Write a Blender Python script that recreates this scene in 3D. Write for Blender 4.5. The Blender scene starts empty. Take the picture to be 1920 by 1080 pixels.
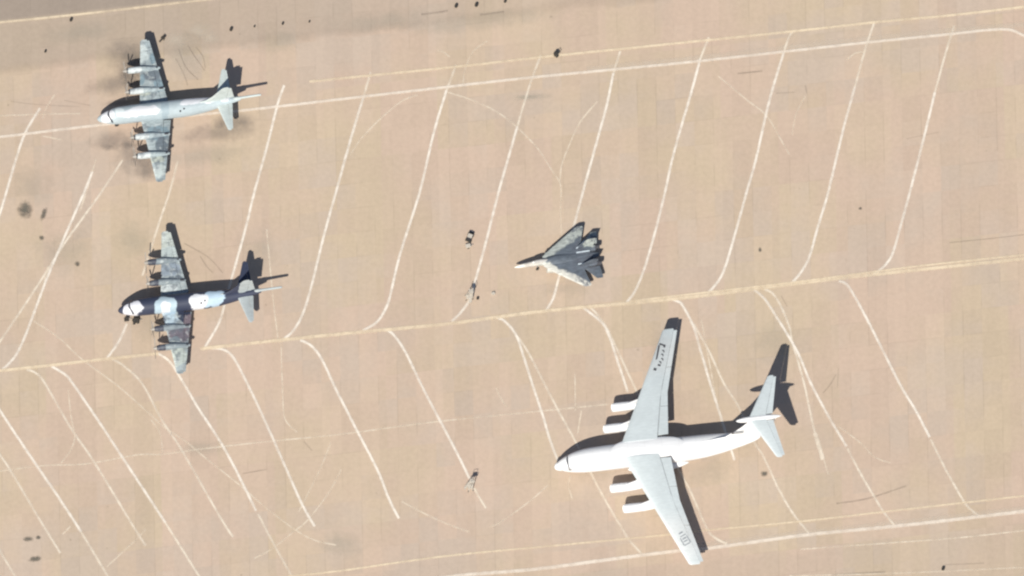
import bpy, bmesh, math, random
from mathutils import Vector, Matrix
random.seed(7)
R = math.radians
S = 8.75                                    # photograph pixels per metre of ground
sc = bpy.context.scene
# ------------------------------------------------------------------ camera
# far-off survey camera: sensor level with the ground, shift lens looking 27 degrees off the vertical
H = 3000.0
LX, LY = 1.40/S, 4.35/S                     # how far a metre of height leans in the picture
W = 1920.0/S
cd = bpy.data.cameras.new('camera'); cam = bpy.data.objects.new('camera', cd)
sc.collection.objects.link(cam); sc.camera = cam
cam.location = (-LX*H, -LY*H, H); cam.rotation_euler = (0, 0, 0)
cd.sensor_fit = 'HORIZONTAL'; cd.sensor_width = 36.0; cd.lens = 36.0*H/W
cd.shift_x = LX*H/W; cd.shift_y = LY*H/W
cd.clip_start = 50; cd.clip_end = 30000
# ------------------------------------------------------------------ light
SX, SY = 3.37/S, 8.47/S                     # shadow vector per metre of height
sunv = Vector((-SX, -SY, 1.0)).normalized()
elev = math.asin(sunv.z)
w = bpy.data.worlds.new('World'); sc.world = w; w.use_nodes = True
nt = w.node_tree; bg = nt.nodes['Background']
sky = nt.nodes.new('ShaderNodeTexSky'); sky.sky_type = 'NISHITA'; sky.sun_disc = False
sky.sun_elevation = elev; sky.sun_rotation = math.atan2(sunv.x, sunv.y)
nt.links.new(sky.outputs[0], bg.inputs[0]); bg.inputs[1].default_value = 0.062
sl = bpy.data.lights.new('sun', 'SUN'); sl.energy = 4.7; sl.angle = R(0.5); sl.color = (1.0, 0.955, 0.845)
so = bpy.data.objects.new('sun', sl); sc.collection.objects.link(so)
so.rotation_euler = (-sunv).to_track_quat('-Z', 'Y').to_euler(); so.location = sunv*400
sc.view_settings.view_transform = 'Standard'; sc.view_settings.look = 'None'
sc.view_settings.exposure = 0.32; sc.view_settings.gamma = 1.0
sc.render.engine = 'CYCLES'
sc.cycles.filter_width = 2.3

# ------------------------------------------------------------------ helpers
def lin(r, g, b):
    f = lambda c: (c/255/12.92 if c <= 10 else ((c/255+0.055)/1.055)**2.4)
    return (f(r), f(g), f(b))
def P(px, py, z=0.0):
    return Vector(((px-960)/S, (540-py)/S, z))
def tag(o, label=None, cat=None, group=None, kind=None):
    if label: o['label'] = label
    if cat: o['category'] = cat
    if group: o['group'] = group
    if kind: o['kind'] = kind
    return o
def obj(name, bm, mat, parent=None, smooth=False, loc=None):
    me = bpy.data.meshes.new(name)
    bmesh.ops.recalc_face_normals(bm, faces=bm.faces)
    if smooth:
        for f in bm.faces: f.smooth = True
    bm.to_mesh(me); bm.free()
    if smooth:
        try: me.set_sharp_from_angle(angle=R(42))
        except Exception: pass
    for m in (mat if isinstance(mat, (list, tuple)) else [mat]): me.materials.append(m)
    o = bpy.data.objects.new(name, me); sc.collection.objects.link(o)
    if parent: o.parent = parent
    if loc is not None: o.location = loc
    return o
def empty(name, loc, rz=0):
    o = bpy.data.objects.new(name, None); sc.collection.objects.link(o)
    o.location = loc; o.rotation_euler = (0, 0, rz); o.empty_display_size = 1
    return o
def copy_tree(o, parent=None):
    c = o.copy(); sc.collection.objects.link(c); c.parent = parent
    for ch in list(o.children): copy_tree(ch, c)
    return c
def bm_box(bm, c, s, rz=0.0, taper=1.0, bev=0.0):
    r = bmesh.ops.create_cube(bm, size=1.0)
    vs = r['verts']
    for v in vs:
        t = taper if v.co.z > 0 else 1.0
        v.co = Vector((v.co.x*s[0]*t, v.co.y*s[1]*t, v.co.z*s[2]))
    if bev:
        es = list({e for v in vs for e in v.link_edges})
        q = bmesh.ops.bevel(bm, geom=es, offset=bev, segments=2, affect='EDGES')
        vs = list({v for f in q['faces'] for v in f.verts} | {v for v in vs if v.is_valid})
        allv = set()
        stack = list(vs)
        while stack:
            v = stack.pop()
            if v in allv or not v.is_valid: continue
            allv.add(v); stack += [e.other_vert(v) for e in v.link_edges]
        vs = list(allv)
    M = Matrix.Translation(c) @ Matrix.Rotation(rz, 4, 'Z')
    bmesh.ops.transform(bm, matrix=M, verts=vs)
def bm_tube(bm, a, b, r1, r2=None, n=12):
    a, b = Vector(a), Vector(b); r2 = r1 if r2 is None else r2
    d = (b-a); L = d.length
    q = bmesh.ops.create_cone(bm, cap_ends=True, segments=n, radius1=r1, radius2=r2, depth=L)
    M = Matrix.Translation((a+b)/2) @ d.to_track_quat('Z', 'Y').to_matrix().to_4x4()
    bmesh.ops.transform(bm, matrix=M, verts=q['verts'])
def bm_rings(bm, rings, cap=True):
    prev = None; first = None
    for ring in rings:
        vs = [bm.verts.new(p) for p in ring]
        if prev:
            n = len(vs)
            for i in range(n):
                bm.faces.new((prev[i], prev[(i+1) % n], vs[(i+1) % n], vs[i]))
        else: first = vs
        prev = vs
    if cap:
        bm.faces.new(first); bm.faces.new(list(reversed(prev)))
def crom(keys, n):
    # smooth interpolation through key tuples
    out = []
    for i in range(len(keys)-1):
        p0 = keys[max(i-1, 0)]; p1 = keys[i]; p2 = keys[i+1]; p3 = keys[min(i+2, len(keys)-1)]
        for k in range(n):
            t = k/n
            out.append(tuple(0.5*((2*b)+(-a+c)*t+(2*a-5*b+4*c-d)*t*t+(-a+3*b-3*c+d)*t**3)
                             for a, b, c, d in zip(p0, p1, p2, p3)))
    out.append(tuple(keys[-1])); return out
def bm_body(bm, keys, n=28, sub=4, y0=0.0, power=2.0):
    """loft: keys (x, zc, ry, rz)"""
    rings = []
    for x, zc, ry, rz in crom(keys, sub):
        ry = max(ry, 0.02); rz = max(rz, 0.02)
        ring = []
        for i in range(n):
            a = 2*math.pi*i/n
            ca, sa = math.cos(a), math.sin(a)
            k = 2.0/power
            ring.append((x, y0+ry*math.copysign(abs(ca)**k, ca), zc+rz*math.copysign(abs(sa)**k, sa)))
        rings.append(ring)
    bm_rings(bm, rings)
def foil(t, th):
    return 5*th*(0.2969*math.sqrt(max(t, 0))-0.126*t-0.3516*t*t+0.2843*t**3-0.1036*t**4)
def bm_wing(bm, secs, t0=0.0, t1=1.0, vertical=False, n=9, y0=0):
    """secs: (x_le, span, z, chord, thickness ratio); span runs along y (or z if vertical: then z is y)"""
    rings = []
    for xl, sp, z, ch, th in secs:
        ts = [t0+(t1-t0)*(0.5-0.5*math.cos(math.pi*i/(n-1))) for i in range(n)]
        up = [(xl+ch*t, ch*foil(t, th)+0.004) for t in reversed(ts)]
        lo = [(xl+ch*t, -ch*foil(t, th)*0.75-0.004) for t in ts]
        ring = []
        for x, d in up+lo:
            ring.append((x, z+d, sp) if vertical else (x, sp, z+d))
        rings.append(ring)
    bm_rings(bm, rings)
def lerp_secs(secs, y):
    ks = sorted(secs, key=lambda s: abs(s[1]))
    for a, b in zip(ks, ks[1:]):
        if abs(a[1]) <= abs(y) <= abs(b[1])+1e-6:
            t = (abs(y)-abs(a[1]))/(abs(b[1])-abs(a[1]))
            return tuple(p+(q-p)*t for p, q in zip(a, b))
    return ks[-1]
def cut(secs, ya, yb):
    ks = sorted(secs, key=lambda s: abs(s[1]))
    mid = [s for s in ks if abs(ya) < abs(s[1]) < abs(yb)]
    return [lerp_secs(secs, ya)]+mid+[lerp_secs(secs, yb)]

def bm_band(bm, keys, xf, a0, a1, wd, off=0.05, n=14):
    """closed strip of glazing lying on a lofted body; xf(a) gives its station"""
    def ring(x, a, o):
        for p, q in zip(keys, keys[1:]):
            if p[0] <= x <= q[0]:
                t = (x-p[0])/(q[0]-p[0]); zc, ry, rz = [u+(v-u)*t for u, v in zip(p[1:], q[1:])]
                return (x, (ry+o)*math.cos(a), zc+(rz+o)*math.sin(a))
    rings = []
    for i in range(n+1):
        a = a0+(a1-a0)*i/n; x = xf(a)
        rings.append([ring(x, a, off), ring(x+wd, a, off), ring(x+wd, a, -.1), ring(x, a, -.1)])
    bm_rings(bm, rings)
# ------------------------------------------------------------------ materials
def new_mat(name):
    m = bpy.data.materials.new(name); m.use_nodes = True
    return m, m.node_tree, m.node_tree.nodes['Principled BSDF']
class N:
    """small node-building helper"""
    def __init__(s, nt): s.nt = nt
    def n(s, t, **k):
        x = s.nt.nodes.new(t)
        for a, v in k.items(): setattr(x, a, v)
        return x
    def put(s, sock, v):
        if hasattr(v, 'is_output') or isinstance(v, bpy.types.NodeSocket): s.nt.links.new(v, sock)
        else: sock.default_value = v
    def math(s, op, a, b=0.0, c=0.0, clamp=False):
        x = s.n('ShaderNodeMath', operation=op, use_clamp=clamp)
        s.put(x.inputs[0], a); s.put(x.inputs[1], b); s.put(x.inputs[2], c); return x.outputs[0]
    def vmath(s, op, a, b=(0, 0, 0), out=0):
        x = s.n('ShaderNodeVectorMath', operation=op)
        s.put(x.inputs[0], a); s.put(x.inputs[1], b); return x.outputs[out]
    def mr(s, v, a, b, c=0.0, d=1.0, smooth=True):
        x = s.n('ShaderNodeMapRange', interpolation_type='SMOOTHSTEP' if smooth else 'LINEAR')
        s.put(x.inputs[0], v)
        for i, q in enumerate((a, b, c, d)): s.put(x.inputs[i+1], q)
        return x.outputs[0]
    def mix(s, f, a, b, mode='MIX'):
        x = s.n('ShaderNodeMix', data_type='RGBA', blend_type=mode)
        s.put(x.inputs[0], f)
        s.put(x.inputs[6], a if not isinstance(a, tuple) else (*a[:3], 1))
        s.put(x.inputs[7], b if not isinstance(b, tuple) else (*b[:3], 1))
        return x.outputs[2]
    def noise(s, vec, scale, detail=4, rough=0.55, out=0):
        x = s.n('ShaderNodeTexNoise'); s.put(x.inputs['Vector'], vec)
        x.inputs['Scale'].default_value = scale; x.inputs['Detail'].default_value = detail
        x.inputs['Roughness'].default_value = rough; return x.outputs[out]
    def pos(s): return s.n('ShaderNodeNewGeometry').outputs['Position']
    def objco(s): return s.n('ShaderNodeTexCoord').outputs['Object']
    def comb(s, x, y, z=0.0):
        c = s.n('ShaderNodeCombineXYZ'); s.put(c.inputs[0], x); s.put(c.inputs[1], y); s.put(c.inputs[2], z); return c.outputs[0]
    def sep(s, v):
        c = s.n('ShaderNodeSeparateXYZ'); s.put(c.inputs[0], v); return c.outputs

def plain(name, col, rough=0.6, metal=0.0, var=0.12, scale=1.5):
    m, t, b = new_mat(name); k = N(t)
    nz = k.noise(k.objco(), scale, 5)
    f = k.mr(nz, 0.3, 0.7, 1-var, 1+var)
    k.put(b.inputs['Base Color'], k.vmath('MULTIPLY', tuple(col), k.comb(f, f, f)))
    b.inputs['Roughness'].default_value = rough; b.inputs['Metallic'].default_value = metal
    return m
def patch_mat(name, base, patches, rough=0.55, warp=0.9, wear=0.10, edge=0.06, mottle=0.0, mcol=(.13,.15,.18)):
    """paint scheme, some painted shade too: elliptical patches (x, y, rx, ry, colour) in the aircraft's own axes, noise-warped edges"""
    m, t, b = new_mat(name); k = N(t)
    co = k.objco()
    wn = k.vmath('SUBTRACT', k.noise(co, 0.45, 3, out=1), (0.5, 0.5, 0.5))
    cw = k.vmath('ADD', co, k.vmath('MULTIPLY', wn, (warp*3, warp*3, 0)))
    col = k.mix(0.0, tuple(base), tuple(base))
    for cx, cy, rx, ry, c in patches:
        d = k.vmath('MULTIPLY', k.vmath('SUBTRACT', cw, (cx, cy, 0)), (1/rx, 1/ry, 0))
        L = k.vmath('LENGTH', d, out=1)
        col = k.mix(k.mr(L, 1-edge, 1+edge, 1, 0), col, tuple(c))
    if mottle:
        mo = k.noise(k.vmath('ADD', co, (31, 17, 3)), 0.55, 5, 0.68)
        col = k.mix(k.math('MULTIPLY', k.mr(mo, .50, .60), mottle), col, tuple(mcol))
        m2 = k.noise(k.vmath('ADD', co, (11, 57, 3)), 0.8, 4, 0.6)
        col = k.mix(k.math('MULTIPLY', k.mr(m2, .56, .64), mottle*.8), col, (.56,.60,.60))
    st = k.noise(k.vmath('MULTIPLY', co, (0.5, 2.2, 1.0)), 1.6, 6, 0.65)
    f = k.mr(st, 0.28, 0.72, 1-wear*1.6, 1+wear*0.5)
    f2 = k.mr(k.noise(co, 0.25, 2), 0.3, 0.7, 1-wear*.5, 1+wear*.5)
    f = k.math('MULTIPLY', f, f2)
    k.put(b.inputs['Base Color'], k.vmath('MULTIPLY', col, k.comb(f, f, f)))
    b.inputs['Roughness'].default_value = rough
    return m

# ground: concrete lanes of slabs, greyer strip to the north-west
TH = R(6.4)
def ground_mat():
    m, t, b = new_mat('concrete_slabs'); k = N(t)
    x, y, z = k.sep(k.pos())
    wob = k.noise(k.pos(), 0.05, 2)
    # v: across the taxi line direction
    v = k.math('ADD', k.math('MULTIPLY', y, math.cos(TH)), k.math('MULTIPLY', x, -math.sin(TH)))
    u = k.math('ADD', k.math('MULTIPLY', x, 1.0), k.math('MULTIPLY', y, 0.02))
    def cells(uw, vh, seed):
        cu = k.math('DIVIDE', k.math('ADD', u, seed), uw); iu = k.math('FLOOR', cu)
        wn = k.n('ShaderNodeTexWhiteNoise', noise_dimensions='1D'); k.put(wn.inputs['W'], k.math('ADD', iu, seed))
        cv = k.math('ADD', k.math('DIVIDE', v, vh), k.math('MULTIPLY', wn.outputs[0], 0.0)); iv = k.math('FLOOR', cv)
        w2 = k.n('ShaderNodeTexWhiteNoise', noise_dimensions='2D'); k.put(w2.inputs['Vector'], k.comb(iu, iv))
        fu = k.math('FRACT', cu); fv = k.math('FRACT', cv)
        du = k.math('MULTIPLY', k.math('SUBTRACT', 0.5, k.math('ABSOLUTE', k.math('SUBTRACT', fu, 0.5))), uw)
        dv = k.math('MULTIPLY', k.math('SUBTRACT', 0.5, k.math('ABSOLUTE', k.math('SUBTRACT', fv, 0.5))), vh)
        return w2.outputs[0], w2.outputs[1], du, dv, wn.outputs[0]
    r1, c1, du, dv, lane = cells(4.05, 5.2, 0.7)
    r2, c2, du2, dv2, lane2 = cells(12.15, 15.6, 3.1)
    s = k.sep(c1); s2 = k.sep(c2)
    pink = lin(216, 192, 174); yel = lin(213, 193, 169); gry = lin(209, 191, 176)
    big = k.noise(k.vmath('MULTIPLY', k.pos(), (1, 1, 0)), 0.028, 4, 0.6)
    big2 = k.noise(k.vmath('ADD', k.pos(), (300, 90, 0)), 0.045, 4, 0.6)
    col = k.mix(k.mr(k.math('ADD', k.math('MULTIPLY', big, 0.8), k.math('MULTIPLY', s2[0], 0.2)), 0.38, 0.66), pink, yel)
    col = k.mix(k.math('MULTIPLY', k.mr(k.math('ADD', k.math('MULTIPLY', big2, 0.8), k.math('MULTIPLY', s[1], 0.2)), 0.45, 0.68), 0.75), col, gry)
    # brightness: slab to slab, lane to lane, streaks, grain
    fine = k.noise(k.pos(), 1.1, 6, 0.6)
    grain = k.noise(k.pos(), 5.0, 3, 0.6)
    strk = k.noise(k.vmath('MULTIPLY', k.pos(), (0.55, 0.05, 1)), 1.0, 3, 0.5)
    f = k.math('ADD', 0.925, k.math('MULTIPLY', k.math('SUBTRACT', s[0], 0.5), 0.045))
    f = k.math('ADD', f, k.math('MULTIPLY', k.math('SUBTRACT', lane, 0.5), 0.04))
    f = k.math('ADD', f, k.math('MULTIPLY', k.math('SUBTRACT', s2[1], 0.5), 0.04))
    f = k.math('ADD', f, k.math('MULTIPLY', k.math('SUBTRACT', strk, 0.5), 0.09))
    f = k.math('ADD', f, k.math('MULTIPLY', k.math('SUBTRACT', fine, 0.5), 0.22))
    f = k.math('ADD', f, k.math('MULTIPLY', k.math('SUBTRACT', grain, 0.5), 0.12))
    # joints, only here and there
    gate = k.mr(k.noise(k.pos(), 0.11, 3), 0.47, 0.62)
    gate2 = k.mr(k.noise(k.vmath('ADD', k.pos(), (77, 31, 0)), 0.08, 3), 0.5, 0.66)
    j = k.math('MULTIPLY', k.mr(du, 0.03, 0.20, 1, 0), gate)
    j2 = k.math('MULTIPLY', k.mr(dv, 0.03, 0.20, 1, 0), gate2)
    f = k.math('MULTIPLY', f, k.math('SUBTRACT', 1.0, k.math('MULTIPLY', k.math('MAXIMUM', j, k.math('MULTIPLY', j2, 0.7)), 0.10)))
    # scattered dark flecks
    vo = k.n('ShaderNodeTexVoronoi'); k.put(vo.inputs['Vector'], k.pos()); vo.inputs['Scale'].default_value = 0.16
    fl = k.math('MULTIPLY', k.mr(vo.outputs['Distance'], 0.02, 0.06, 1, 0), k.mr(k.noise(k.pos(), 0.9, 2), 0.45, 0.6))
    f = k.math('MULTIPLY', f, k.math('SUBTRACT', 1.0, k.math('MULTIPLY', fl, 0.25)))
    # older greyer strips in the north-west, joint line between them
    vw = k.math('ADD', v, k.math('MULTIPLY', k.math('SUBTRACT', k.noise(k.pos(), 0.06, 4), 0.5), 5.0))
    far = k.mr(x, 30.0, -70.0)
    vseam = 54.5 + 4.2
    g1 = k.math('MULTIPLY', k.mr(vw, vseam-1.2, vseam+1.5), k.math('ADD', 0.35, k.math('MULTIPLY', far, 0.65)))
    col = k.mix(k.math('MULTIPLY', g1, 0.75), col, lin(190, 173, 158))
    g2 = k.math('MULTIPLY', k.mr(v, 68.6, 69.6), far)
    col = k.mix(k.math('MULTIPLY', g2, 0.75), col, lin(165, 152, 142))
    seam = k.math('MULTIPLY', k.mr(k.math('ABSOLUTE', k.math('SUBTRACT', vw, vseam)), 0.2, 1.5, 1, 0), 0.085)
    f = k.math('MULTIPLY', f, k.math('SUBTRACT', 1.0, seam))
    # south-east darker bands below the bottom white line
    g3 = k.math('MULTIPLY', k.mr(vw, -61.5, -63.5), 0.30)
    col = k.mix(g3, col, lin(196, 178, 162))
    amb = 0.75
    k.put(b.inputs['Base Color'], k.vmath('MULTIPLY', col, k.comb(k.math('MULTIPLY', f, amb), k.math('MULTIPLY', f, amb), k.math('MULTIPLY', f, amb))))
    b.inputs['Roughness'].default_value = 0.95
    b.inputs['Specular IOR Level'].default_value = 0.15
    return m

def paint_mat(name, col, strength, wear=0.35, soft=0.30):
    m, t, b = new_mat(name); k = N(t)
    uv = k.n('ShaderNodeUVMap').outputs[0]
    u, v, _ = k.sep(uv)
    d = k.math('ABSOLUTE', k.math('SUBTRACT', v, 0.5))
    wob = k.math('MULTIPLY', k.math('SUBTRACT', k.noise(k.pos(), 0.9, 3), 0.5), 0.22)
    a = k.mr(k.math('ADD', d, wob), 0.5-soft, 0.47, 1, 0)
    wr = k.mr(k.noise(k.pos(), 0.55, 6, 0.62), 0.34, 0.60, 1-wear, 1)
    wr2 = k.mr(k.noise(k.pos(), 0.09, 3, 0.6), 0.30, 0.62, 1-wear*0.8, 1)
    al = k.math('MULTIPLY', k.math('MULTIPLY', a, wr), k.math('MULTIPLY', wr2, strength))
    b.inputs['Base Color'].default_value = (*col, 1); b.inputs['Roughness'].default_value = 0.9
    b.inputs['Specular IOR Level'].default_value = 0.1
    k.put(b.inputs['Alpha'], al)
    return m
def stain_mat(name, col, strength, scale=0.8):
    m, t, b = new_mat(name); k = N(t)
    uv = k.n('ShaderNodeUVMap').outputs[0]
    L = k.vmath('LENGTH', k.vmath('SUBTRACT', uv, (0.5, 0.5, 0)), out=1)
    wob = k.math('MULTIPLY', k.math('SUBTRACT', k.noise(k.pos(), scale, 5, 0.65), 0.5), 0.6)
    a = k.mr(k.math('ADD', L, wob), -0.02, 0.5, 1, 0)
    e = k.mr(L, 0.36, 0.49, 1, 0)
    b.inputs['Base Color'].default_value = (*col, 1); b.inputs['Roughness'].default_value = 0.9
    k.put(b.inputs['Alpha'], k.math('MULTIPLY', k.math('MULTIPLY', a, e), strength))
    return m

M_ground = ground_mat()
M_white = paint_mat('worn_white_paint', (0.82, 0.75, 0.67), 0.86, 0.36)
M_mid = paint_mat('faded_white_paint', (0.79, 0.70, 0.59), 0.78, 0.42)
M_yel = paint_mat('faded_yellow_paint', (0.76, 0.635, 0.475), 0.80, 0.35)
M_faint = paint_mat('ghost_paint', (0.78, 0.68, 0.56), 0.70, 0.6)
M_peach = paint_mat('faded_peach_paint', (0.80, 0.71, 0.62), 0.78, 0.3)
M_wide = paint_mat('bleached_edge_paint', (0.66, 0.57, 0.48), 0.45, 0.4, 0.4)
M_skid = paint_mat('tyre_rubber_mark', (0.13, 0.105, 0.10), 0.26, 0.45, 0.4)

# ------------------------------------------------------------------ ground sheet
bm = bmesh.new()
G = 6000
vs = [bm.verts.new(p) for p in ((-G, -G, 0), (G, -G, 0), (G, G, 0), (-G, G, 0))]
bm.faces.new(vs)
tag(obj('apron_ground', bm, M_ground), 'pale pinkish concrete slabs of the airfield apron', kind='structure')

# ------------------------------------------------------------------ painted markings
cnt = {}
def ribbon(name, pts, wpx, mat, z0, label=None):
    i = cnt.get(z0, 0); cnt[z0] = i+1
    z = z0+0.0022*(i % 6)
    pp = crom([tuple(P(*p)[:2]) for p in pts], 6)
    bm = bmesh.new(); uvl = bm.loops.layers.uv.new('UVMap')
    w = wpx/S/2; prev = None; L = 0
    for q, p in enumerate(pp):
        a = Vector(pp[max(q-1, 0)]); b = Vector(pp[min(q+1, len(pp)-1)])
        d = (b-a).normalized(); nrm = Vector((-d.y, d.x))
        if q: L += (Vector(p)-Vector(pp[q-1])).length
        c = Vector(p)
        l = bm.verts.new((*(c+nrm*w), z)); r = bm.verts.new((*(c-nrm*w), z))
        if prev:
            f = bm.faces.new((prev[0], prev[1], r, l))
            for lo, u in zip(f.loops, ((prev[2], 1), (prev[2], 0), (L, 0), (L, 1))): lo[uvl].uv = u
        prev = (l, r, L)
    o = obj(name, bm, mat); tag(o, label, kind='structure'); return o
WL, TL, FL, SK = 0.034, 0.050, 0.018, 0.004
stand = [
 [(75,203),(47,250),(28,305),(12,360),(0,400),(-14,440)],
 [(173,322),(158,360),(123,440),(90,517),(60,597),(43,640),(27,670),(5,693)],
 [(238,607),(223,640),(200,673)],
 [(533,160),(520,197),(500,277),(477,360),(460,430),(437,513),(423,563),(413,600),(397,630),(383,653)],
 [(682,180),(657,263),(630,360),(607,443),(583,540),(567,590),(550,620),(533,635)],
 [(837,170),(813,250),(787,360),(750,477),(730,560),(717,590),(703,607),(680,620)],
 [(970,237),(950,307),(935,360),(907,470),(890,530),(882,560),(863,587),(847,603)],
 [(1150,137),(1137,200),(1113,287),(1093,360),(1077,420),(1060,480),(1048,520),(1037,560),(1023,583)],
 [(1313,110),(1297,170),(1278,235),(1260,300),(1247,360),(1227,440),(1207,507),(1190,547),(1175,567)],
 [(1470,97),(1443,187),(1417,300),(1400,360),(1377,443),(1360,500),(1347,527),(1327,550)],
 [(1603,163),(1580,247),(1553,360),(1533,427),(1517,483),(1500,513),(1483,532)],
 [(1753,173),(1730,267),(1706,360),(1687,430),(1673,477),(1657,500),(1637,515)],
 [(-20,735),(0,770),(60,860),(110,933),(152,997)],
 [(97,687),(123,703),(137,720),(187,793),(233,863),(310,980)],
 [(297,663),(320,680),(345,720),(373,767),(420,840),(460,917),(480,958)],
 [(397,653),(417,655),(437,670),(465,722),(503,803),(540,887),(567,947),(590,987)],
 [(563,638),(583,648),(603,673),(625,720),(640,750),(667,803),(707,880),(730,937),(748,972)],
 [(720,617),(737,627),(760,660),(790,722),(827,793),(857,850),(880,897)],
 [(930,595),(947,603),(967,627),(979,660),(998,720),(1017,777),(1033,830),(1053,880)],
 [(1093,577),(1107,587),(1130,607),(1143,632),(1155,668),(1177,735)],
 [(1253,560),(1270,565),(1280,573),(1300,612),(1312,652),(1332,720),(1352,783),(1377,863)],
 [(1413,543),(1433,560),(1453,590),(1480,633),(1500,670),(1520,718),(1553,780),(1587,837)],
 [(1573,527),(1587,533),(1603,557),(1633,613),(1687,720),(1717,770),(1743,820)],
]
for p in stand: ribbon('stand_line', p, 7.2, M_white, WL)
mid = [
 [(333,302),(318,360),(300,413),(267,517)],
 [(230,300),(190,360),(163,398),(123,453),(87,510),(43,577),(0,640),(-20,668)],
 [(695,135),(682,180)], [(855,122),(837,170)], [(1014,104),(1000,140),(988,177),(970,237)], [(1163,96),(1150,137)],
 [(1329,70),(1313,110)], [(1489,57),(1480,68),(1470,97)], [(1640,40),(1623,90),(1603,163)], [(1789,48),(1773,100),(1753,173)],
 [(-12,833),(0,853),(20,883),(70,967),(113,1037)], [(-10,1015),(0,1033),(20,1067),(35,1092)], [(152,997),(200,1077),(215,1100)],
 [(50,693),(68,700),(85,720),(133,803),(177,867),(250,987),(273,1023)],
 [(310,980),(373,1080),(385,1100)], [(210,673),(233,687),(267,720),(303,787),(340,843),(413,970),(437,1007)],
 [(484,964),(517,1027),(547,1080),(556,1096)], [(889,915),(897,930),(911,953)],
 [(967,627),(990,660),(1022,722),(1047,770),(1080,830),(1113,897),(1140,947),(1167,992),(1180,1013),(1203,1038)],
 [(1107,577),(1118,588),(1140,620),(1187,720),(1215,780),(1260,860),(1293,918),(1325,990),(1340,1008),(1363,1020)],
 [(1300,607),(1330,660),(1358,720),(1385,763),(1413,827),(1432,857),(1460,917),(1487,963),(1517,1000)],
 [(1433,542),(1450,552),(1467,580),(1481,617),(1485,640),(1497,680),(1508,720),(1517,763),(1527,807),(1538,845)],
 [(1589,841),(1613,887),(1640,933),(1657,960),(1677,985)], [(1745,824),(1773,880),(1807,940),(1822,957),(1837,968)],
]
for p in mid: ribbon('stand_line', p, 6.5, M_mid, WL-0.0145)
ribbon('stand_line', [(1528,812),(1535,835),(1543,862)], 12, M_mid, WL)
ribbon('taxi_line', [(-30,698),(0,695),(93,685),(200,673),(297,663)], 8.5, M_yel, TL)
ribbon('taxi_line', [(376,654),(533,637),(640,626),(840,607),(1023,583),(1280,559),(1483,533),(1637,515),(1920,485),(1960,481)], 9.5, M_yel, TL)
ribbon('taxi_line', [(1180,565),(1483,530),(1590,516),(1740,497),(1920,478),(1960,474)], 6, M_yel, TL)
ribbon('taxi_line', [(580,153),(640,147),(857,125),(1017,107),(1280,80),(1485,59),(1637,42),(1790,28),(1960,8)], 7, M_yel, TL)
ribbon('taxi_line', [(-30,260),(0,257),(157,238),(300,222),(457,207),(640,186),(840,163),(1000,145),(1280,118),(1470,97),(1623,80),(1773,65),(1880,55),(1920,67),(1960,85)], 7.5, M_peach, TL)
ribbon('edge_band', [(1100,130),(1280,112),(1470,90),(1623,73),(1773,58),(1880,50),(1930,46)], 17, M_wide, 0.012)
ribbon('taxi_line', [(-30,45),(0,42),(167,25),(320,7),(400,-2),(470,-10)], 6.5, M_yel, TL)
ribbon('taxi_line', [(540,1080),(640,1070),(833,1043),(1040,1023),(1250,1003),(1317,995),(1507,977),(1697,955),(1920,930),(1960,926)], 5.5, M_yel, TL)
ribbon('taxi_line', [(780,1090),(873,1078),(1007,1067),(1173,1045),(1273,1033),(1330,1028),(1513,1003),(1677,987),(1843,968),(1920,959),(1960,955)], 9.5, M_peach, TL)
ribbon('edge_band', [(1300,1024),(1513,999),(1677,981),(1843,962),(1960,950)], 16, M_wide, 0.012)
faint = [
 [(-20,886),(83,873),(160,870),(257,853),(303,852),(377,842),(500,828),(633,815),(807,792),(973,775),(1140,758)],
 [(63,602),(110,633),(153,673),(220,723),(277,773),(307,800),(347,827),(387,860),(450,910),(500,953),(553,993),(590,1013),(630,1022)],
 [(283,787),(300,813),(305,850)], [(128,730),(133,780),(140,817),(133,843),(115,868)],
 [(200,1063),(257,1010),(273,992)], [(477,1047),(513,1027),(550,997),(577,975),(617,923),(640,880)],
 [(753,940),(790,960),(840,983),(880,997)], [(918,988),(940,978),(993,940),(1027,910)],
 [(840,173),(883,187),(927,207),(963,233),(1007,277),(1033,317),(1050,343),(1052,370)],
 [(1120,190),(1087,230),(1067,273),(1053,310),(1050,340)],
 [(657,290),(677,260),(713,223),(753,190),(783,178)], [(868,160),(872,130),(887,97),(913,77)], [(820,95),(832,98),(843,107)],
 [(1347,143),(1400,187),(1437,217),(1467,267),(1480,290)], [(1510,180),(1493,213),(1485,253)], [(1587,113),(1603,100),(1623,97)],
 [(527,640),(530,740),(535,787),(557,810)], [(117,1002),(132,987)], [(930,727),(938,745),(950,763)],
 [(1573,800),(1613,830),(1640,857),(1670,868)], [(1090,770),(1083,813)], [(103,177),(88,200),(80,222)],
 [(180,298),(165,350),(150,395)], [(0,217),(80,214),(150,213)], [(1052,367),(1051,400),(1053,440)],
 [(1070,890),(1066,910),(1073,935)], [(1545,862),(1553,890)], [(80,255),(115,262)], [(500,430),(512,560),(522,640)],
 [(1500,1030),(1640,1020),(1800,1008),(1960,990)], [(1078,700),(1079,770)], [(1315,600),(1345,760)],
 [(90,500),(75,560),(60,590)], [(620,830),(600,880),(560,960)], [(1480,1080),(1700,1074),(1960,1062)],
]
for p in faint: ribbon('faded_line', p, 4.4, M_faint, FL)
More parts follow.
